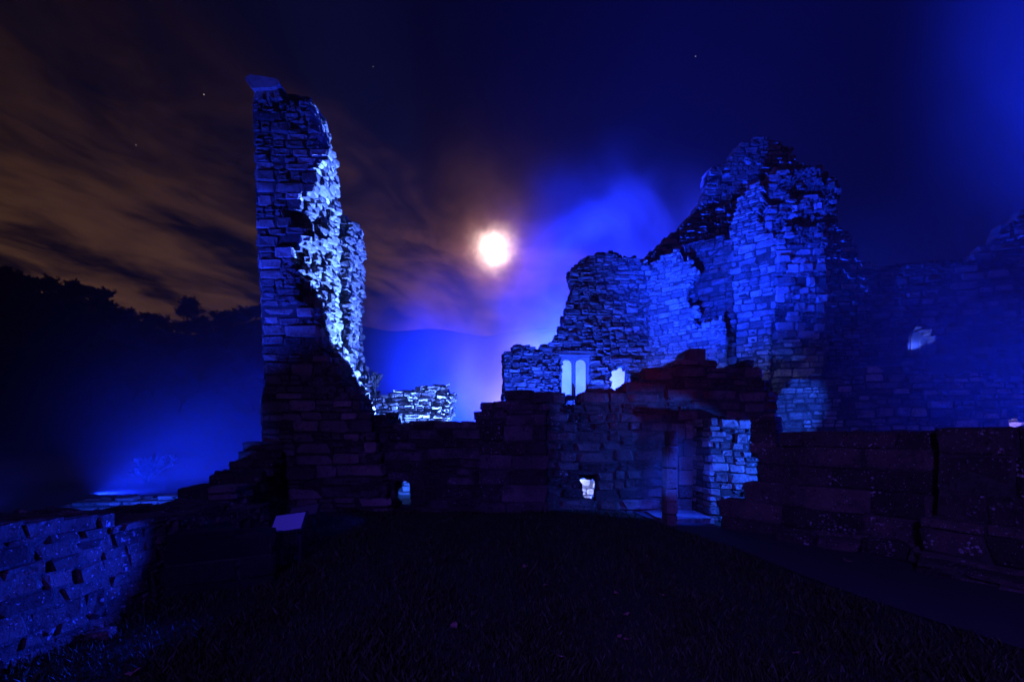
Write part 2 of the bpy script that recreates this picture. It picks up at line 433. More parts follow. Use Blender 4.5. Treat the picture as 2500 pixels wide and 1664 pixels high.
# ------------------------------------------------------------------ ground, path, hill
def ground_z(x, y):
    z = 0.0
    z += .10*math.exp(-((x+2.6)**2/6+(y-8.2)**2/3))
    z += .03*math.sin(x*1.3+y*.7)+.02*math.sin(x*.5-y*1.9)
    if y > 10.5: z += .06*(min(y, 30)-10.5)*0
    # wooded hillside across the river
    if y > 45:
        t = min(1, (y-45)/53); t = t*t*(3-2*t)
        rp = CX+x/min(y, 98)*F
        sk = float(np.interp(rp, [-400, 0, 100, 200, 270, 340, 440, 540, 640, 900, 1200, 1500, 2600], [690, 702, 718, 738, 772, 806, 832, 805, 790, 806, 822, 805, 770]))
        z += t*(1.6+(HY-sk)/F*98)+t*.5*math.sin(x*.35+y*.21)
    return z
xs = sorted(set([round(v, 3) for v in np.concatenate([np.linspace(-9, 9, 73), np.linspace(-160, -9, 60), np.linspace(9, 180, 50)])]))
ys = sorted(set([round(v, 3) for v in np.concatenate([np.linspace(-6, 12, 73), np.linspace(12, 160, 70), [200, 260]])]))
gv = [(x, y, ground_z(x, y)) for y in ys for x in xs]; nx_ = len(xs)
gf = [(j*nx_+i, j*nx_+i+1, (j+1)*nx_+i+1, (j+1)*nx_+i) for j in range(len(ys)-1) for i in range(nx_-1)]
M_SOIL = flat_mat('turf_soil', (.030, .036, .018), .95, .5, 5, .5)
g = mesh_obj('ground', gv, gf, M_SOIL, None, True); tag(g, kind='structure')

M_PATH = flat_mat('asphalt_path', (.075, .07, .068), .72, .35, 60, .35)
pl_ = [(2.55, 9.6), (2.74, 8.08), (3.08, 6.26), (3.30, 5.12), (3.40, 4.47), (3.56, 3.74), (3.70, 3.3), (4.0, 1.5), (4.2, -3)]
pr_ = [(3.76, 9.8), (3.76, 8.25), (4.62, 7.2), (4.9, 6.3), (5.15, 5.6), (5.3, 4.6), (5.6, 3.6), (6.2, 1.5), (6.6, -3)]
pv = []; NSEG = 10
for (ax, ay), (bx, by) in zip(pl_, pr_):
    for i in range(NSEG+1):
        t = i/NSEG; x = ax+(bx-ax)*t; y = ay+(by-ay)*t; pv.append((x, y, ground_z(x, y)+.02))
pf = [(j*(NSEG+1)+i, j*(NSEG+1)+i+1, (j+1)*(NSEG+1)+i+1, (j+1)*(NSEG+1)+i) for j in range(len(pl_)-1) for i in range(NSEG)]
p_ = mesh_obj('path', pv, pf, M_PATH, None, True); tag(p_, kind='structure')

# ------------------------------------------------------------------ the tall tower fragment
W = Wall('ruined_tower', -4.6, 9.3, 0, 'tall narrow ruined stone tower fragment with a projecting capstone and bright broken right edge', 'tower')
left = [(600, 1290), (600, 1167), (623, 1152), (639, 1078), (637, 977), (647, 922), (641, 844), (637, 728), (632, 650), (629, 608), (626, 539), (624, 449), (621, 374), (617, 243), (621, 226)]
front_r = [(692, 226), (694, 262), (699, 256), (700, 240), (757, 238), (762, 253), (772, 298), (779, 340), (783, 358), (804, 360), (806, 372), (791, 377), (772, 411), (783, 446), (765, 449), (765, 467), (743, 470), (731, 504), (696, 511), (746, 525), (700, 531),
           (714, 542), (751, 566), (755, 590), (717, 604), (720, 642), (741, 670), (717, 690), (732, 716), (752, 739), (779, 743), (787, 770), (783, 798), (790, 821), (779, 856), (802, 872), (822, 887), (833, 914), (836, 949), (864, 961), (870, 980), (903, 1002), (960, 1290)]
back_r = [(692, 240), (757, 245), (770, 268), (793, 298), (803, 353), (815, 387), (812, 401), (817, 442), (814, 470), (819, 504), (820, 608), (819, 700), (818, 767), (827, 786), (823, 817), (831, 837), (838, 860), (850, 880), (862, 905), (880, 940), (905, 985), (960, 1290)]
FP = W.poly(left+front_r); 
TH = 1.35
polys = [FP]
NLAY = 6
def at_y(chain, y):
    for (x0, y0_), (x1, y1_) in zip(chain, chain[1:]):
        if y0_ <= y <= y1_ and y1_ > y0_: return x0+(x1-x0)*(y-y0_)/(y1_-y0_)
    return chain[-1][0] if y > chain[-1][1] else chain[0][0]
ysamp = list(range(244, 1000, 9))+[1290]
RR = random.Random(3)
for k in range(1, NLAY):
    t = k/(NLAY-1); dep = TH*k/NLAY
    chain = [(692, 230)]
    for yy in ysamp:
        a = at_y(front_r[4:], yy); b = at_y(back_r, yy)
        b = max(a, b)
        tt = t**.75
        chain.append((a+(b-a)*min(1, tt+RR.uniform(-.13, .13)*(k < NLAY-1)), yy))
    polys.append(W.poly(left+chain, dep))
W.fill(polys, TH, (.13, .27), (.24, .62), 'rough', M_ASH, seed=11, jit=.022, endkind='rubble', endmat=M_RUB, endj=.05, mats=([M_ASH, M_DRK], [4, 1]))
# capstone and its neck
def tower_block(name, pts, y0, y1, mat=M_ASH):
    v, f = prism([W.uv(a, b) for a, b in pts], y0, y1); o = mesh_obj(name, v, f, mat, W.o)
    bv = o.modifiers.new('bevel', 'BEVEL'); bv.width = .02; bv.segments = 2; return o
tower_block('capstone', [(622, 225), (612, 213), (605, 204), (606, 197), (618, 190), (634, 193), (650, 195), (668, 198), (681, 201), (687, 207), (688, 214), (680, 220), (668, 222)], -.10, .75)
tower_block('neck_stone', [(623, 244), (625, 224), (668, 222), (684, 219), (691, 244)], -.02, .7)
W.done(295)

# second pier behind the tower
W = Wall('ruined_pier', -4.0, 12.0, 0, 'slimmer ruined stone pier just behind the right edge of the tall tower', 'pier')
fr = [(790, 1010), (790, 530), (841, 529), (850, 538), (862, 545), (858, 580), (855, 640), (846, 690), (858, 730), (852, 800), (858, 860), (848, 900), (862, 940), (880, 985), (900, 1010)]
bk = [(790, 1010), (790, 530), (841, 531), (855, 542), (872, 545), (881, 560), (883, 640), (881, 700), (880, 728), (878, 844), (886, 876), (894, 903), (906, 920), (912, 940), (930, 985), (945, 1010)]
pls = []
for k in range(4):
    t = k/3; pls.append(W.poly([(a[0]+(b[0]-a[0])*t, a[1]+(b[1]-a[1])*t) for a, b in zip(fr[:2]+fr[2:], (bk+[bk[-1]])[:len(fr)])], 1.1*k/4))
W.fill(pls, 1.1, (.12, .24), (.2, .5), 'rough', M_ASH, seed=5, jit=.03, endkind='rubble', endmat=M_RUB, endj=.05)
W.done(230)

# low broken wall in the gap
W = Wall('low_wall', -2.0, 13.0, 8, 'low broken stone wall stub with bright jagged end between tower and pale smoke', 'wall')
pp = [(840, 1100), (840, 985), (870, 965), (925, 962), (985, 955), (1030, 948), (1048, 940), (1090, 939), (1094, 952), (1088, 958), (1108, 958), (1112, 968), (1104, 975), (1098, 985), (1103, 1000), (1093, 1010), (1090, 1040), (1088, 1250)]
pb = [(840, 1100), (840, 985), (870, 968), (925, 965), (985, 958), (1030, 951), (1048, 944), (1088, 943), (1094, 955), (1092, 961), (1110, 961), (1114, 971), (1108, 978), (1104, 988), (1108, 1003), (1100, 1013), (1098, 1040), (1095, 1250)]
lowp = [(q[0], max(q[1], 1.2)) for q in W.poly(pp)]
pls = [[(u, z if i not in (0, len(pp)-1) else -.1) for i, (u, z) in enumerate(W.poly(p, dd_))] for p, dd_ in ((pp, 0), (pb, .3), (pb, .6))]
W.fill(pls, .9, (.07, .16), (.12, .42), 'rough', M_RUB, seed=9, jit=.045, endj=.07, endkind='rubble')
W.done(295)

# ------------------------------------------------------------------ the dark wall across the yard
W = Wall('yard_wall', 0, 9.6, 0, 'long dark ruined wall across the yard with a slit window and a bright hole', 'wall')
top = [(850, 985), (904, 1003), (960, 1020), (1003, 1031), (1085, 1031), (1089, 1021), (1120, 1017), (1156, 1020), (1171, 1002), (1173, 974), (1228, 971), (1243, 964), (1246, 951), (1265, 951), (1284, 964), (1363, 966), (1411, 973), (1433, 953), (1453, 949), (1514, 949),
       (1537, 933), (1565, 914), (1593, 897), (1643, 892), (1660, 880), (1742, 883), (1758, 894), (1800, 900), (1830, 880), (1862, 905), (1880, 940), (1900, 960)]
yp = W.poly(top); 
FPW = [W.uv(850, 1290)]+yp+[W.uv(1900, 1290)]
hol = W.splay([((972, 1182), (976, 1170), (986, 1165), (996, 1170), (1001, 1182), (999, 1238), (977, 1238)),
               ((1413, 1153), (1452, 1153), (1449, 1195), (1443, 1207), (1440, 1221), (1425, 1221), (1419, 1196), (1415, 1190))], .95, 3)
FPR = [q for q in FPW]
def split_mats(lo, hi): pass
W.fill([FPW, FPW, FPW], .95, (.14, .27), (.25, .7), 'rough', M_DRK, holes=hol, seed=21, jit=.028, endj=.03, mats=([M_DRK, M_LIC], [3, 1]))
# stones right of the hole are stained red
W.stones = [(k, (M_RED if (c[0] > 1.5 and c[2] > 1.3+.4*math.sin(c[0]*7)) or (1.8 < c[0] < 3.1 and c[2] < .75) else m), c, dm, rz, rx, i) for k, m, c, dm, rz, rx, i in W.stones]
# the shallow pier on its face
PR = [W.uv(*q) for q in ((1172, 1290), (1172, 1030), (1236, 1028), (1236, 1001), (1332, 1001), (1335, 1290))]
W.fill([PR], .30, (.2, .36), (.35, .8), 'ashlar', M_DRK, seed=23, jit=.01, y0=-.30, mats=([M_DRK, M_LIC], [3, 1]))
u0, z0 = W.uv(1170, 1000); u1, _ = W.uv(1336, 1000)
W.extra('ashlar', M_DRK, ((W.uv(1234, 1000)[0]+u1)/2, -.16, z0+.03), (u1-W.uv(1234, 1000)[0]+.06, .36, .12), 0, 0, 3)
# loose blocks along the top
for a, b, ww, hh_ in ((1255, 958, .34, .17), (1463, 955, .5, .22), (1500, 955, .35, .2), (1583, 905, .4, .22), (1620, 900, .5, .18)):
    c = W.uv(a, b); W.extra('rubble', M_DRK if a < 1400 else M_RED, (c[0], .4, c[1]), (ww, .7, hh_), .2, .1, a)
W.done(298)
# the block standing on the mound
c = P(1685, 877, 9.95)
mb = MB(); v, f = prism([(-.24, -.17), (.23, -.17), (.25, .05), (.24, .19), (-.10, .20), (-.21, .13), (-.25, .0)], -.25, .28)
o = mesh_obj('stone_block', v, f, M_RED); o.location = (c.x, c.y, c.z)
bv = o.modifiers.new('bevel', 'BEVEL'); bv.width = .03; bv.segments = 2
tag(o, 'dark squarish stone block perched on top of the ruined yard wall', 'block')

# ------------------------------------------------------------------ wall piece lit behind the hole and slit
W = Wall('fallen_wall', 1.3, 11.9, 0, 'bright lit stretch of low wall seen only through the hole in the yard wall', 'wall')
W.fill([[(-.5, -.1), (1.9, -.1), (1.9, 1.3), (-.5, 1.3)]], .5, (.16, .3), (.3, .6), 'rough', M_RUB, seed=31, jit=.02)
W.done(60)
flood((1.1, 10.9, .9), (2.05, 11.9, .75), 900, 80, (.22, .3, 1), .6, .05)
W = Wall('slit_back_wall', -3.6, 12.6, 0, 'blue lit low wall seen only through the slit window', 'wall')
W.fill([[(-.9, -.1), (1.3, -.1), (1.3, 1.2), (-.9, 1.2)]], .4, (.16, .3), (.3, .6), 'rough', M_RUB, seed=32, jit=.02)
W.done(60)
flood((-1.9, 11.2, .6), (-2.9, 12.6, .7), 800, 80, (.02, .1, 1), .6, .05)

# ------------------------------------------------------------------ the window ruin (two-light window)
W = Wall('window_ruin', 1.6, 16.6, 0, 'ruined wall with a twin lancet window and small square window glowing pale', 'building')
fp = [(1228, 1100), (1228, 975), (1229, 875), (1232, 862), (1246, 862), (1252, 852), (1265, 842), (1280, 848), (1290, 855), (1298, 848), (1312, 858), (1325, 845), (1338, 842), (1350, 830), (1362, 815), (1366, 798), (1372, 780), (1380, 762), (1388, 740), (1395, 712), (1402, 700), (1396, 688), (1390, 678), (1388, 662), (1400, 650),
      (1412, 636), (1440, 622), (1462, 617), (1510, 618), (1512, 626), (1545, 630), (1570, 636), (1600, 660), (1620, 1100)]
hw = [(1370, 866), (1448, 866), (1434, 874), (1433, 968), (1370, 968)]
def rect(a, b, c_, d_): return [W.uv(a, b), W.uv(c_, b), W.uv(c_, d_), W.uv(a, d_)]
holes = W.splay([((1366, 868), (1437, 868), (1437, 968), (1366, 968)), ((1491, 905), (1502, 899), (1510, 893), (1517, 899), (1525, 902), (1526, 915), (1523, 930), (1525, 966), (1487, 966), (1490, 930))], 1.3, 3)
bp = [(a-(3 if a < 1400 else 0), b) for a, b in fp]
W.fill([W.poly(fp), W.poly(bp, .45), W.poly(bp, .9)], 1.3, (.10, .22), (.18, .52), 'rough', M_RUB, holes=holes, seed=41, jit=.05, endj=.09, endkind='rubble', mats=([M_RUB, M_ASH], [3, 2]))
# lintels
for a, b, c_ in ((1362, 1452, 866), (1490, 1542, 884)):
    l = W.uv(a, c_); r = W.uv(b, c_)
    W.extra('ashlar', M_ASH, ((l[0]+r[0])/2, .38, l[1]+.06), (r[0]-l[0], .95, .16), 0, 0, 2)
# stone tracery with two round-headed lights
tr = empty('window', (0, 0, 0)); tr.parent = W.o
bot = W.uv(1366, 972)[1]; tp = W.uv(1366, 868)[1]
for (o0, l0, l1, o1) in ((1360, 1371.5, 1396.5, 1401), (1401, 1405.5, 1431.5, 1440)):
    A, B, C_, D = (W.uv(q, 880, .5)[0] for q in (o0, l0, l1, o1)); r = (C_-B)/2; zc = W.uv(1366, 888, .5)[1]
    arch = [((B+C_)/2+r*math.cos(t*math.pi/12), zc+r*.9*math.sin(t*math.pi/12)) for t in range(0, 13)]
    poly_ = [(A, bot), (A, tp+.04), (D, tp+.04), (D, bot), (C_, bot)]+arch+[(B, bot)]
    v, f = prism(poly_, .50, .68); q = mesh_obj('tracery', v, f, M_ASH, tr)
W.done(295)

# small dark pilaster wall between window ruin and slanting wall
W = Wall('slanting_wall', 5.35, 16.3, -42, 'receding ruined wall with pale broken facing stones beside the window ruin', 'wall')
fp = [(1568, 1080), (1566, 760), (1566, 655), (1585, 648), (1612, 632), (1640, 618), (1655, 608), (1660, 625), (1668, 640), (1683, 628), (1690, 655), (1712, 662), (1690, 680), (1680, 705), (1676, 740), (1680, 760), (1700, 752), (1705, 770), (1690, 790), (1705, 805), (1730, 782), (1750, 778), (1757, 770), (1760, 758), (1764, 785), (1770, 800), (1772, 893), (1772, 1080)]
W.fill([W.poly(fp), W.poly([(a-8, b+6) for a, b in fp], .25), W.poly([(a-14, b+8) for a, b in fp], .5)], .75, (.09, .21), (.15, .46), 'rough', M_RUB, seed=51, jit=.045, endj=.06, endkind='rubble')
W.done(240)
W = Wall('wall_core', 5.75, 17.0, -42, 'dark red veined rubble wall mass behind the slanting wall facing', 'wall')
fp = [(1560, 1090), (1562, 660), (1585, 645), (1600, 625), (1640, 600), (1700, 585), (1790, 575), (1800, 1090)]
W.fill([W.poly(fp), W.poly(fp, .4)], .8, (.18, .32), (.3, .7), 'rough', M_RED, seed=52, jit=.07, endj=.08)
W.done(180)

# ------------------------------------------------------------------ the gable and its buttress
W = Wall('gable_wall', 8.5, 19.0, 0, 'tall pointed ruined gable wall, dim blue, behind the rough buttress', 'building')
fp = [(1560, 1060), (1562, 648), (1575, 630), (1590, 612), (1612, 598), (1635, 580), (1655, 562), (1678, 532), (1700, 505), (1718, 478), (1727, 455), (1725, 430), (1730, 412), (1742, 402), (1765, 400), (1780, 383), (1800, 360), (1808, 350), (1822, 345), (1838, 342), (1850, 332), (1862, 338), (1880, 340), (1886, 350),
      (1902, 347), (1910, 358), (1925, 356), (1932, 372), (1940, 390), (1955, 402), (1980, 420), (2005, 450), (2035, 500), (2040, 530), (2055, 560), (2072, 566), (2080, 585), (2095, 605), (2102, 625), (2125, 640), (2128, 1060)]
W.fill([W.poly(fp), W.poly(fp, .5)], 1.1, (.12, .27), (.2, .6), 'rough', M_FAR, seed=61, jit=.045, endj=.10)
W.done(298)
W = Wall('ruined_buttress', 8.35, 14.45, -6, 'broad rough broken buttress in front of the pointed gable, lit blue', 'buttress')
f0 = [(1893, 1000), (1893, 780), (1890, 700), (1893, 600), (1905, 562), (1930, 556), (1945, 548), (1962, 562), (1985, 556), (2000, 540), (2012, 560), (2018, 640), (2012, 740), (2008, 780), (2008, 1000)]
f1 = [(1880, 1000), (1880, 600), (1872, 560), (1866, 520), (1885, 500), (1905, 512), (1925, 480), (1945, 500), (1975, 470), (1990, 440), (2008, 432), (2030, 438), (2047, 462), (2044, 500), (2036, 540), (2020, 600), (2018, 780), (2012, 1000)]
f2 = [(1860, 1000), (1860, 520), (1866, 460), (1880, 430), (1900, 420), (1925, 415), (1938, 405), (1955, 410), (2008, 408), (2012, 425), (2026, 432), (2032, 448), (2048, 452), (2048, 475), (2044, 500), (2038, 540), (2022, 600), (2020, 780), (2014, 1000)]
f3 = [(1820, 1000), (1820, 520), (1835, 450), (1866, 445), (1880, 420), (1900, 412), (1925, 408), (1938, 402), (1955, 408), (2008, 408), (2010, 425), (2026, 432), (2030, 448), (2046, 452), (2040, 530), (2022, 600), (2016, 1000)]
W.fill([W.poly(f0), W.poly(f1, .3), W.poly(f2, .6), W.poly(f3, .9)], 1.3, (.11, .30), (.16, .52), 'rough', M_RUB, seed=71, jit=.10, endj=.10, endkind='rough', mats=([M_RUB, M_ASH, M_DRK], [4, 2, 1]))
W.done(298)
W = Wall('buttress_flank', 8.35, 14.5, -47, 'narrow slanted ashlar face on the left flank of the rough buttress', 'wall')
fp = [(1800, 1000), (1798, 775), (1788, 720), (1783, 640), (1775, 600), (1782, 560), (1795, 520), (1800, 490), (1830, 455), (1855, 442), (1866, 450), (1862, 480), (1850, 530), (1868, 560), (1893, 575), (1895, 700), (1893, 780), (1880, 800), (1880, 1000)]
W.fill([W.poly(fp)], .5, (.12, .26), (.16, .5), 'rough', M_RUB, seed=73, jit=.045, endj=.08)
W.done(200)

# ------------------------------------------------------------------ far right court
W = Wall('far_court_wall', 14.5, 19.5, -18, 'dim hazy ruined court wall at the right with a small arched window', 'building')
fp = [(2020, 1100), (2020, 700), (2090, 670), (2160, 655), (2240, 648), (2300, 640), (2370, 628), (2388, 612), (2400, 600), (2420, 590), (2440, 560), (2452, 545), (2475, 540), (2490, 520), (2530, 500), (2640, 470), (2640, 1100)]
holes = [[W.uv(*q) for q in ((2221, 870), (2221, 830), (2228, 812), (2245, 802), (2262, 804), (2276, 815), (2281, 832), (2280, 866))]]
W.fill([W.poly(fp), W.poly(fp, .6)], 1.2, (.16, .32), (.25, .7), 'rough', M_FAR, holes=holes, seed=81, jit=.03, endj=.1)
wn = empty('window', (0, 0, 0)); wn.parent = W.o
u0, z0 = W.uv(2219, 870); u1, z1 = W.uv(2283, 802)
M_GLASS = flat_mat('lead_glass', (.10, .12, .14), .25, .3, 3)
mb = MB(); mb.box(u0, u1, .50, .52, z0, z1); mb.build('pane', M_GLASS, wn)
mbf = MB()
for i in range(1, 3): uu = u0+(u1-u0)*i/3; mbf.box(uu-.02, uu+.02, .46, .50, z0, z1)
mbf.build('mullion', M_ASH, wn)
W.done(250)
W = Wall('court_inner_wall', 9.3, 11.6, -20, 'low rough court wall with a brightly lit patch of pale rubble', 'wall')
fp = [(1840, 1200), (1850, 1010), (1870, 985), (1900, 960), (1925, 935), (1950, 925), (1990, 915), (2060, 905), (2200, 900), (2350, 915), (2520, 925), (2700, 930), (2700, 1200)]
holes = W.splay([((2462, 1042), (2462, 1013), (2470, 1005), (2484, 1011), (2487, 1042)), ((2490, 1042), (2490, 1016), (2498, 1010), (2511, 1013), (2513, 1042))], .8, 2)
W.fill([W.poly(fp), W.poly(fp, .35)], .8, (.12, .24), (.2, .5), 'rough', M_DRK, holes=holes, seed=83, jit=.04, endj=.06, mats=([M_DRK, M_RUB, M_RED], [4, 2, 1]))
W.done(280)

# ------------------------------------------------------------------ doorway and near right wall
W = Wall('doorway_block', 3.78, 8.75, 0, 'bright blue rubble wall end beside the ruined doorway', 'wall')
fr_ = [(.0, -.1), (.0, 1.90), (.25, 1.97), (.62, 1.93), (.95, 1.92), (.95, -.1)]
W.fill([fr_, [(a, b-.01) for a, b in fr_], [(a, b-.02) for a, b in fr_]], .95, (.07, .22), (.10, .34), 'rough', M_RUB, seed=91, jit=.04, endj=.02, mats=([M_RUB, M_DRK, M_ASH], [3, 1, 2]))
W.done(260)
W = Wall('doorway_jamb', 2.78, 8.2, 0, 'sloping left jamb of the ruined doorway at the end of the path', 'doorway')
W.fill([[(.0, -.1), (.0, 1.50), (.12, 1.66), (.21, 1.72), (.21, -.1)]], .3, (.22, .4), (.2, .4), 'ashlar', M_ASH, seed=92, jit=.008, endj=.01)
W.fill([[(.43, -.1), (.43, 1.62), (.75, 1.84), (1.05, 1.92), (1.05, -.1)]], .35, (.25, .42), (.3, .55), 'ashlar', M_ASH, seed=93, jit=.008, endj=.01, y0=1.35)
v, f = prism([(.0, -.12), (1.0, -.12), (1.0, .07), (.0, .05)], .30, 1.33); q = mesh_obj('threshold', v, f, M_DRK, W.o)
W.done(80)
W = Wall('near_right_wall', 3.75, 8.05, -50, 'dark stepped lower wall beside the path, speckled with lichen', 'wall')
fp = [(1757, 1300), (1757, 1218), (1772, 1216), (1790, 1203), (1815, 1200), (1828, 1182), (1850, 1180), (1853, 1110), (1900, 1106), (1905, 1055), (2175, 1052), (2320, 1055), (2320, 1420)]
fpp = [(u, max(z, -.15)) for u, z in W.poly(fp)]
W.fill([fpp, [(u, z) for u, z in fpp]], .36, (.22, .36), (.4, .95), 'ashlar', M_LIC, seed=95, jit=.018, endj=.03, core_rec=.025)
W.done(200)
W = Wall('stub_pier', 3.75, 8.05, -50, 'dark rectangular stone stub standing on the stepped end of the near wall', 'pier')
W.fill([W.poly([(1828, 1106), (1828, 1016), (1891, 1016), (1891, 1106)])], .35, (.14, .22), (.25, .5), 'ashlar', M_LIC, seed=94, jit=.006, endj=.008, y0=.02)
W.done(60)
W = Wall('footing_stones', 4.35, 6.95, -42, 'worn footing stones lying along the foot of the right wall', 'kerb')
R_ = random.Random(4)
for i in range(6):
    W.extra('rough', M_LIC, (i*.52, R_.uniform(-.06, .06), .06), (.5, .34, R_.uniform(.16, .26)), R_.uniform(-.1, .1), 0, i)
W.core.box(.0, 3.0, .1, .2, -.1, .05)
W.done(20)
W = Wall('near_buttress', 5.2, 5.75, -68, 'big square lichen covered buttress on a sloping plinth at the right edge', 'buttress')
fp = [(.08, .55), (.08, 1.71), (2.9, 1.71), (2.9, .55)]
W.fill([fp, fp], 1.0, (.30, .48), (.45, .95), 'ashlar', M_LIC, seed=96, jit=.012, endj=.012, y0=.1, core_rec=.022)
fp = [(-.02, -.15), (.0, .60), (3.0, .60), (3.0, -.15)]
W.fill([fp, fp], 1.15, (.30, .40), (.6, 1.2), 'ashlar', M_LIC, seed=97, jit=.02, endj=.02, y0=-.06, core_rec=.022)
fp = [(.1, -.2), (.1, .12), (3.2, .12), (3.2, -.2)]
W.fill([fp], .5, (.2, .32), (.4, .8), 'rough', M_LIC, seed=98, jit=.05, endj=.05, y0=-.38, core_rec=.03)
W.done(150)

# ------------------------------------------------------------------ low wall at the left
W = Wall('left_wall', -3.55, 1.2, 88, 'low blue lit field wall with rounded coping running in from the left edge', 'wall')
def zz(u): return 1.04-.03*u
fp = [(0, -.15), (0, zz(0)), (1.0, 1.04), (2.0, 1.02), (2.6, .95), (3.2, .86), (3.8, .80), (4.4, .73), (5.1, .64), (5.1, -.15)]
fb = [(u, z+(.03 if z > 0 else 0)) for u, z in fp]
# local y must run away from the yard: yaw turned so that depth goes to the left
W.fill([fp, fp, fb], .75, (.06, .17), (.10, .38), 'rough', M_LIC, seed=101, jit=.014, endj=.03, joint=.0, core_rec=.001)
W.done(280, M_LIC)
W = Wall('left_return_wall', -4.7, 8.6, 62-180+180, 'dark stretch of low wall stepping up to the foot of the tower', 'wall')
W.o.location = (-3.95, 6.35, 0); W.x, W.y = -3.95, 6.35
W.o.rotation_euler = (0, 0, math.radians(104)); W.c, W.s = math.cos(math.radians(104)), math.sin(math.radians(104))
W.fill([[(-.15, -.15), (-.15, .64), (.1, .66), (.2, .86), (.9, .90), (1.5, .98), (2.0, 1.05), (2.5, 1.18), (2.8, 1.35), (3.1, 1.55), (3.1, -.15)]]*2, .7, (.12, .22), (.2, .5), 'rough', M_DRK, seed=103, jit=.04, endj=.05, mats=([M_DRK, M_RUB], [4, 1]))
W.done(150)
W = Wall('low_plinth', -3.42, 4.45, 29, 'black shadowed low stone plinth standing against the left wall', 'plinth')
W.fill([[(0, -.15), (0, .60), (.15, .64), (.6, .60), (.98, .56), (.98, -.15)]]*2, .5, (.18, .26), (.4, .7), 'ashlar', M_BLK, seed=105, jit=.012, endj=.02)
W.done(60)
W = Wall('outer_wall_ridge', -9.5, 9.2, 12, 'thin bright ridge of ruined wall beyond the left field wall', 'wall')
fp = [(-30, 1290), (70, 1255), (150, 1243), (190, 1224), (225, 1226), (276, 1226), (277, 1212), (322, 1212), (323, 1221), (400, 1216), (470, 1214), (520, 1214), (560, 1216), (600, 1225), (640, 1290)]
W.fill([W.poly(fp), W.poly(fp, .3)], .6, (.08, .16), (.2, .5), 'rough', M_RUB, seed=107, jit=.03, endj=.04)
W.done(120)

# ------------------------------------------------------------------ information panels
M_PANEL = flat_mat('panel_print', (.60, .62, .66), .35, .12, 30)

M_DIM = flat_mat('dark_panel', (.16, .15, .17), .5, .1, 20)  # plain darker grey for the second panel
M_FRAME = flat_mat('panel_frame', (.03, .03, .035), .4, .1, 20)
def panel(px_, py_, Y, wd, hg, roll, label, pm, yaw):
    c = P(px_, py_, Y); gz = ground_z(c.x, c.y)
    r = empty('information_panel', (c.x, c.y, gz), math.radians(yaw)); tag(r, label, 'sign', 'information panels on the grass')
    hz = c.z-gz
    def plate(name, w2, h2, t, off, m, par):
        mb = MB(); mb.box(-w2, w2, -t, 0, -h2, h2); q = mb.build(name, m, par)
        q.location = (0, off, hz); q.rotation_euler = (math.radians(-48), math.radians(roll), 0); return q
    plate('frame', wd/2+.022, hg/2+.022, .03, .03, M_FRAME, r)
    f_ = plate('panel_face', wd/2, hg/2, .008, -.0, pm, r)
    f_.location = (0, .028-.035*math.cos(math.radians(48)), hz+.035*math.sin(math.radians(48))-.003)
    for sx in (-1, 1):
        mb = MB(); mb.tube((sx*wd*.32, .05, -.05), (sx*wd*.32, .05, hz), .025, .025, 8); mb.build('leg', M_FRAME, r)
panel(704, 1279, 5.6, .37, .25, -8, 'bright blue lit information panel on a low slanted stand', M_PANEL, 0)
panel(742, 1250, 6.6, .40, .17, -9, 'dim grey information panel behind the bright one', M_DIM, 0)
flood((-1.0, 4.0, 3.2), (-2.75, 5.6, .55), 90, 9, (.006, .022, 1), .3, .02)  # spot added over the yard to brighten the panel, no lamp body

# ------------------------------------------------------------------ trees
M_BARK = flat_mat('dark_bark', (.045, .036, .03), .95, .3, 6)
M_TWIG = flat_mat('dark_twigs', (.035, .028, .022), .95, .3, 6)
def grow(R, trunk, crown, p, dr, ln, r, lev, maxlev, spread, minr):
    segs = 3; q = Vector(p); dv = Vector(dr)
    for i in range(segs):
        nd = (dv+Vector((R.uniform(-.22, .22), R.uniform(-.22, .22), R.uniform(-.06, .26)))).normalized()
        e = q+nd*(ln/segs); r2 = max(minr, r*(1-.16))
        (trunk if lev < 2 else crown).tube(q, e, r, r2, 5 if lev < 2 else 3)
        q, dv, r = e, nd, r2
        if lev > 0 and lev < maxlev and R.random() < .6:
            sd = (nd+Vector((R.uniform(-1, 1), R.uniform(-1, 1), R.uniform(-.3, .6)))*spread).normalized()
            grow(R, trunk, crown, q, sd, ln*R.uniform(.5, .7), r*.6, lev+1, maxlev, spread, minr)
    if lev < maxlev:
        for k in range(R.choice((3, 3, 4)) if lev == 0 else R.choice((2, 3, 3))):
            sd = (dv+Vector((R.uniform(-1, 1), R.uniform(-1, 1), R.uniform(-.35, .5)))*spread).normalized()
            grow(R, trunk, crown, q, sd, ln*R.uniform(.62, .85), r*.66, lev+1, maxlev, spread, minr)
def tree(px_, py_top, Y, height, label, seed, spread=.75, levels=5, minr=.028, width=1.0, name='bare_tree', cat='tree', group='bare trees on the hillside', base=None):
    R = random.Random(seed); tt = MB(); cc = MB()
    grow(R, tt, cc, (0, 0, 0), (0, 0, 1), height*.26, height*.028, 0, levels, spread, minr)
    c = P(px_, py_top, Y)
    if Y > 50: height = c.z-ground_z(c.x, Y)+.2
    zt = max(v[2] for v in cc.v); k = height/zt
    z0 = ground_z(P(px_, py_top, Y).x, Y)-.2 if Y > 50 else c.z-height
    r = empty(name, (c.x, Y, z0)); tag(r, label, cat, group)
    r.scale = (k*width, k*width, k)
    tt.build('trunk', M_BARK, r); cc.build('crown', M_TWIG, r)
    return r
tree(455, 716, 96, 9.5, 'largest round bare tree standing on the skyline dip left of the tower', 1, .80, 6, .024, 1.15)
tree(538, 748, 98, 6.8, 'smaller bare tree right of the round skyline tree', 2, .8, 6, .024, 1.2)
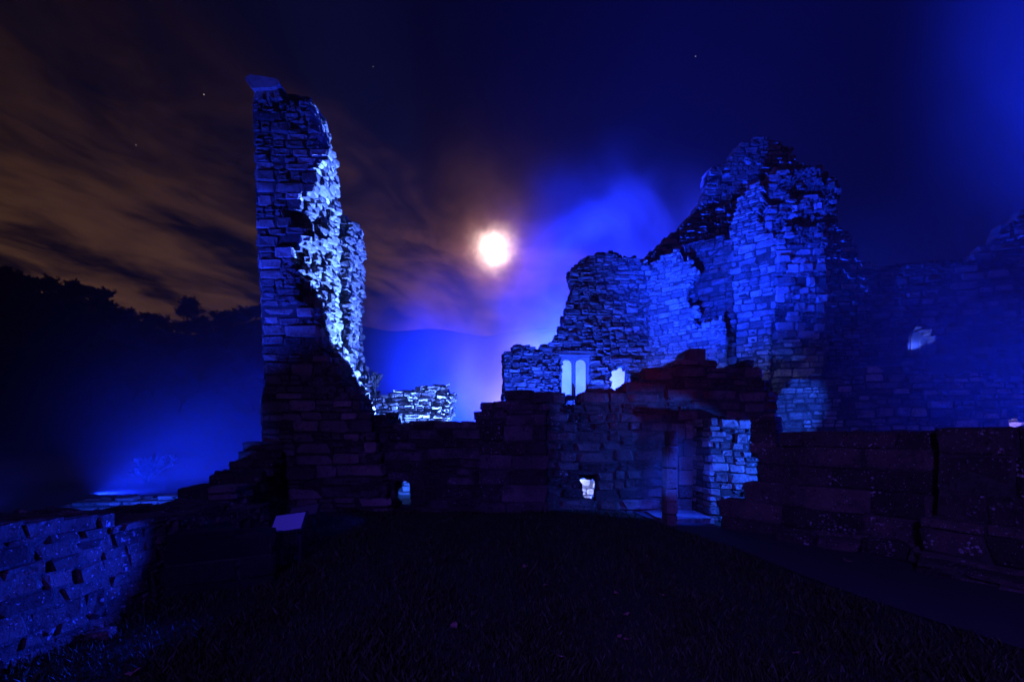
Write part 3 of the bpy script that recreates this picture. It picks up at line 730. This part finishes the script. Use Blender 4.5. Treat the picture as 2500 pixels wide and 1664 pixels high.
tree(585, 752, 100, 6.2, 'bare tree nearest the tower on the skyline', 3, .85, 6, .024, 1.3)
tree(380, 764, 93, 5.8, 'low spreading bare tree left of the round skyline tree', 4, .95, 6, .024, 1.4)
tree(200, 692, 92, 9.5, 'broad bare tree on the shoulder of the left hill', 5, .85, 6, .024, 1.3)
tree(120, 680, 90, 9.0, 'dense bare tree on the hill near the left edge', 6, .8, 6, .024, 1.2)
tree(30, 664, 90, 9.0, 'leftmost bare tree cut by the picture edge', 8, .8, 6, .024, 1.3)
# the wood below the skyline reads as one mass
R_ = random.Random(77); wood = MB()
proto = []
for sdd in range(5):
    tt = MB(); grow(random.Random(200+sdd), tt, tt, (0, 0, 0), (0, 0, 1), 1.9, .17, 0, 5, .72, .035); proto.append(tt)
for i in range(330):
    ridge = i < 170
    pxx = R_.uniform(-80, 760); Y = R_.uniform(93, 99) if ridge else R_.uniform(60, 96)
    x = (pxx-CX)/F*Y; z = ground_z(x, Y); p = R_.choice(proto); k = R_.uniform(.45, 1.0)*(.62 if ridge else .8); a = R_.uniform(0, 6.28)
    ca, sa = math.cos(a)*k*1.3, math.sin(a)*k*1.3
    wood.add([(x+v[0]*ca-v[1]*sa, Y+v[0]*sa+v[1]*ca, z-.5+v[2]*k) for v in p.v], p.f)
o = wood.build('woodland', M_TWIG); tag(o, 'dark bare wood covering the hillside beyond the ruin', 'woodland', None, 'stuff')
# little shrubs rooted on and near the masonry
tree(918, 905, 12.6, .85, 'small bare shrub growing beside the pier behind the tower', 21, .8, 5, .004, 1.0, 'bare_shrub', 'shrub', None)
tree(368, 1105, 16.5, 1.9, 'faint bare shrub in the blue mist beyond the left wall', 22, .8, 5, .006, 1.0, 'bare_shrub', 'shrub', None)

# ------------------------------------------------------------------ grass
rng = np.random.default_rng(5)
N = 90000
u = rng.random(N); Yg = 1.9+8*u**1.7; Xg = (rng.random(N)*2-1)*(Yg*1.15+.3)
edge = np.interp(Yg, [3.3, 3.74, 4.47, 5.12, 6.26, 8.08, 9.6], [3.7, 3.56, 3.40, 3.30, 3.08, 2.74, 2.5])
ok = (Xg < edge-.03+rng.normal(0, .03, N)) & (Xg > -3.5) & (Yg < 9.4)
Xg, Yg = Xg[ok], Yg[ok]; N = len(Xg)
gz = np.array([ground_z(a, b) for a, b in zip(Xg, Yg)])
hgt = rng.uniform(.03, .085, N)*(1+.7*np.sin(Xg*5+np.sin(Yg*4))*.5); wd = rng.uniform(.0025, .005, N)*(1+Yg*.12)
an = rng.uniform(0, 2*math.pi, N); ln = rng.uniform(.1, .8, N)*hgt; la = rng.uniform(0, 2*math.pi, N)
vv = np.empty((N, 4, 3)); cx_, sx_ = np.cos(an)*wd, np.sin(an)*wd
vv[:, 0] = np.stack([Xg-cx_, Yg-sx_, gz-.005], 1); vv[:, 1] = np.stack([Xg+cx_, Yg+sx_, gz-.005], 1)
vv[:, 2] = np.stack([Xg+cx_*.6+np.cos(la)*ln*.4, Yg+sx_*.6+np.sin(la)*ln*.4, gz+hgt*.6], 1)
vv[:, 3] = np.stack([Xg+np.cos(la)*ln, Yg+np.sin(la)*ln, gz+hgt], 1)
ii = np.arange(N)*4
tri = np.concatenate([np.stack([ii, ii+1, ii+2], 1), np.stack([ii, ii+2, ii+3], 1)])
me = bpy.data.meshes.new('grass'); me.vertices.add(N*4); me.vertices.foreach_set('co', vv.ravel())
me.loops.add(len(tri)*3); me.loops.foreach_set('vertex_index', tri.ravel().astype(np.int32))
me.polygons.add(len(tri)); me.polygons.foreach_set('loop_start', np.arange(len(tri))*3); me.polygons.foreach_set('loop_total', np.full(len(tri), 3)); me.update(); me.validate()
M_GRASS = flat_mat('grass_blades', (.05, .075, .016), .6, .6, 9); me.materials.append(M_GRASS)
o = bpy.data.objects.new('grass', me); COL.objects.link(o); tag(o, 'short dark mown grass of the yard', 'grass', None, 'stuff')

# ------------------------------------------------------------------ fallen leaves
M_LEAF = flat_mat('dry_leaf', (.42, .20, .15), .7, .3, 25)
def leaf(px_, py_, size, lab, seed):
    Y = EYE*F/(py_-HY); c = P(px_, py_, Y); R = random.Random(seed)
    pts = [(0, 0, .01)]; n = 11
    for i in range(n):
        a = 2*math.pi*i/n; r = size*(1.0 if i % 2 == 0 else .62)*R.uniform(.8, 1.1)*(1.15 if i == 0 else 1)
        pts.append((r*math.cos(a), r*math.sin(a)*.75, abs(math.cos(a*1.0+R.uniform(-.3, .3)))*size*.45))
    top_ = len(pts); pts += [(x, y, z-.002) for x, y, z in pts]
    f = [(0, i, i % n+1) for i in range(1, n+1)]+[(top_, top_+i % n+1, top_+i) for i in range(1, n+1)]+[(i, top_+i, top_+i % n+1, i % n+1) for i in range(1, n+1)]
    o = mesh_obj('fallen_leaf', pts, f, M_LEAF); o.location = (c.x, Y, ground_z(c.x, Y)+.05)
    o.rotation_euler = (R.uniform(-.5, .1), R.uniform(-.3, .3), R.uniform(0, 6)); tag(o, lab, 'leaf', 'fallen leaves on the grass')
for i, (a, b, sz, lab) in enumerate((
    (1107, 1549, .055, 'largest curled leaf on the dark grass at the lower middle'),
    (1283, 1391, .045, 'pinkish fallen leaf in the middle of the grass, farthest from the camera'),
    (1332, 1434, .04, 'small pale leaf just right of the middle of the grass'),
    (1504, 1447, .035, 'thin upright leaf left of the path, in a row of two'),
    (1615, 1453, .035, 'small reddish leaf nearest the path edge in a row of two'),
    (1528, 1502, .035, 'flat pale leaf lying alone above the pair of leaves'),
    (1511, 1566, .03, 'left leaf of a close pair on the lower grass'),
    (1531, 1573, .035, 'right leaf of a close pair on the lower grass'),
    (1944, 1608, .035, 'reddish slim leaf near the lower right of the grass'),
    (1367, 1628, .03, 'small dull leaf near the bottom edge of the grass'),
    (1579, 1371, .03, 'tiny pale leaf on the far grass near the path'),
    (325, 1646, .05, 'pink leaf at the bottom left below the lit wall'))):
    leaf(a, b, sz, lab, i+1)
c = P(2065, 1376, 5.7); 
leaf(2066, 1376, .06, 'pale leaf lying on the path near the footing stones', 40)
bpy.data.objects[-1] if False else None
# flat stone in the grass
v, f = mesh_data(BASE['rough'][2]); Y = EYE*F/(1543-HY); c = P(245, 1543, Y)
o = mesh_obj('flat_stone', v, f, M_LIC); o.location = (c.x, Y, ground_z(c.x, Y)+.02); o.scale = (.19, .12, .09); o.rotation_euler = (0, 0, .3)
tag(o, 'small flat stone in the grass below the left wall', 'stone')

# ------------------------------------------------------------------ haze
def volume_mat(name, density, color, aniso):
    m = bpy.data.materials.new(name); m.use_nodes = True; t = NT(m.node_tree); t.n.clear()
    v = t.node('ShaderNodeVolumePrincipled'); v.inputs['Color'].default_value = color+(1,); v.inputs['Density'].default_value = density; v.inputs['Anisotropy'].default_value = aniso
    o = t.node('ShaderNodeOutputMaterial'); t.l.new(v.outputs[0], o.inputs['Volume']); return m, t, v
HM, _, _ = volume_mat('haze_air', .0006, (.95, .95, .97), .15)
mb = MB(); mb.box(-165, 185, -7, 265, -1.6, 46); o = mb.build('haze', HM); tag(o, 'thin night mist filling the air', 'haze', None, 'stuff')

def smoke(name_label, c, size, density, nscale, seed, lean=0.0, lo=.35, hi=.7, floor=.25):
    """a drifting body of stage smoke: denser in its middle, broken up by noise"""
    m = bpy.data.materials.new('stage_smoke'); m.use_nodes = True; t = NT(m.node_tree); t.n.clear()
    tc = t.node('ShaderNodeTexCoord'); ob = tc.outputs['Object']
    r = t.v('LENGTH', ob, out='Value'); fall = t.m('POWER', t.sstep(r, 1.0, .0), 1.2)
    g = t.node('ShaderNodeNewGeometry').outputs['Position']
    nz = t.noise(t.v('ADD', g, (seed*3.1, seed, 0.0)), nscale, 4, .55, .6)
    dn = t.m('MULTIPLY', t.m('MULTIPLY', fall, t.m('ADD', t.sstep(nz, lo, hi), floor)), density)
    v = t.node('ShaderNodeVolumePrincipled'); v.inputs['Color'].default_value = (.95, .95, .97, 1); t.put(v.inputs['Density'], dn); v.inputs['Anisotropy'].default_value = .1
    o = t.node('ShaderNodeOutputMaterial'); t.l.new(v.outputs[0], o.inputs['Volume'])
    bm = bmesh.new(); bmesh.ops.create_icosphere(bm, subdivisions=3, radius=1.03); me = bpy.data.meshes.new('smoke'); bm.to_mesh(me); bm.free(); me.materials.append(m)
    q = bpy.data.objects.new('smoke', me); COL.objects.link(q); q.location = c; q.scale = size; q.rotation_euler = (0, lean, 0)
    tag(q, name_label, 'smoke', None, 'stuff'); return q
smoke('broad blue smoke bank hanging between the moon and the gable', (6.6, 28.5, 9.5), (12, 5, 12), .16, .20, 1, .30, .36, .66, .12)
smoke('blue mist filling the gap beside the tower', (-3.8, 26.5, 4.5), (7.5, 3.5, 9.5), .15, .2, 7, 0, .25, .75, .4)
smoke('pale lavender smoke swirling low behind the window ruin', (1.5, 24, 4.2), (4.3, 3.2, 8.5), .26, .35, 5, .2, .35, .65, .15)
smoke('small pale puff of smoke behind the square window', (5.5, 24.3, 4.6), (2.0, 1.6, 2.4), .35, .4, 9, 0, .3, .7, .6)
smoke('blue mist lying beyond the low left wall', (-9.8, 17, 1.5), (10, 5, 9), .07, .2, 2, 0, .2, .8, .5)
smoke('blue smoke drifting up from the right court', (22, 18, 15.0), (8, 4, 14), .04, .12, 3, 0, .2, .8, .4)
smoke('low mist hanging in the right court', (12.0, 11.6, 4.0), (6.5, 2.9, 5.2), .12, .25, 6, 0, .2, .8, .4)
smoke('thin smoke blowing through the hole into the yard', (2.5, 8.9, 1.1), (1.5, .65, 1.1), .5, .9, 4, 0, .3, .7, .5)
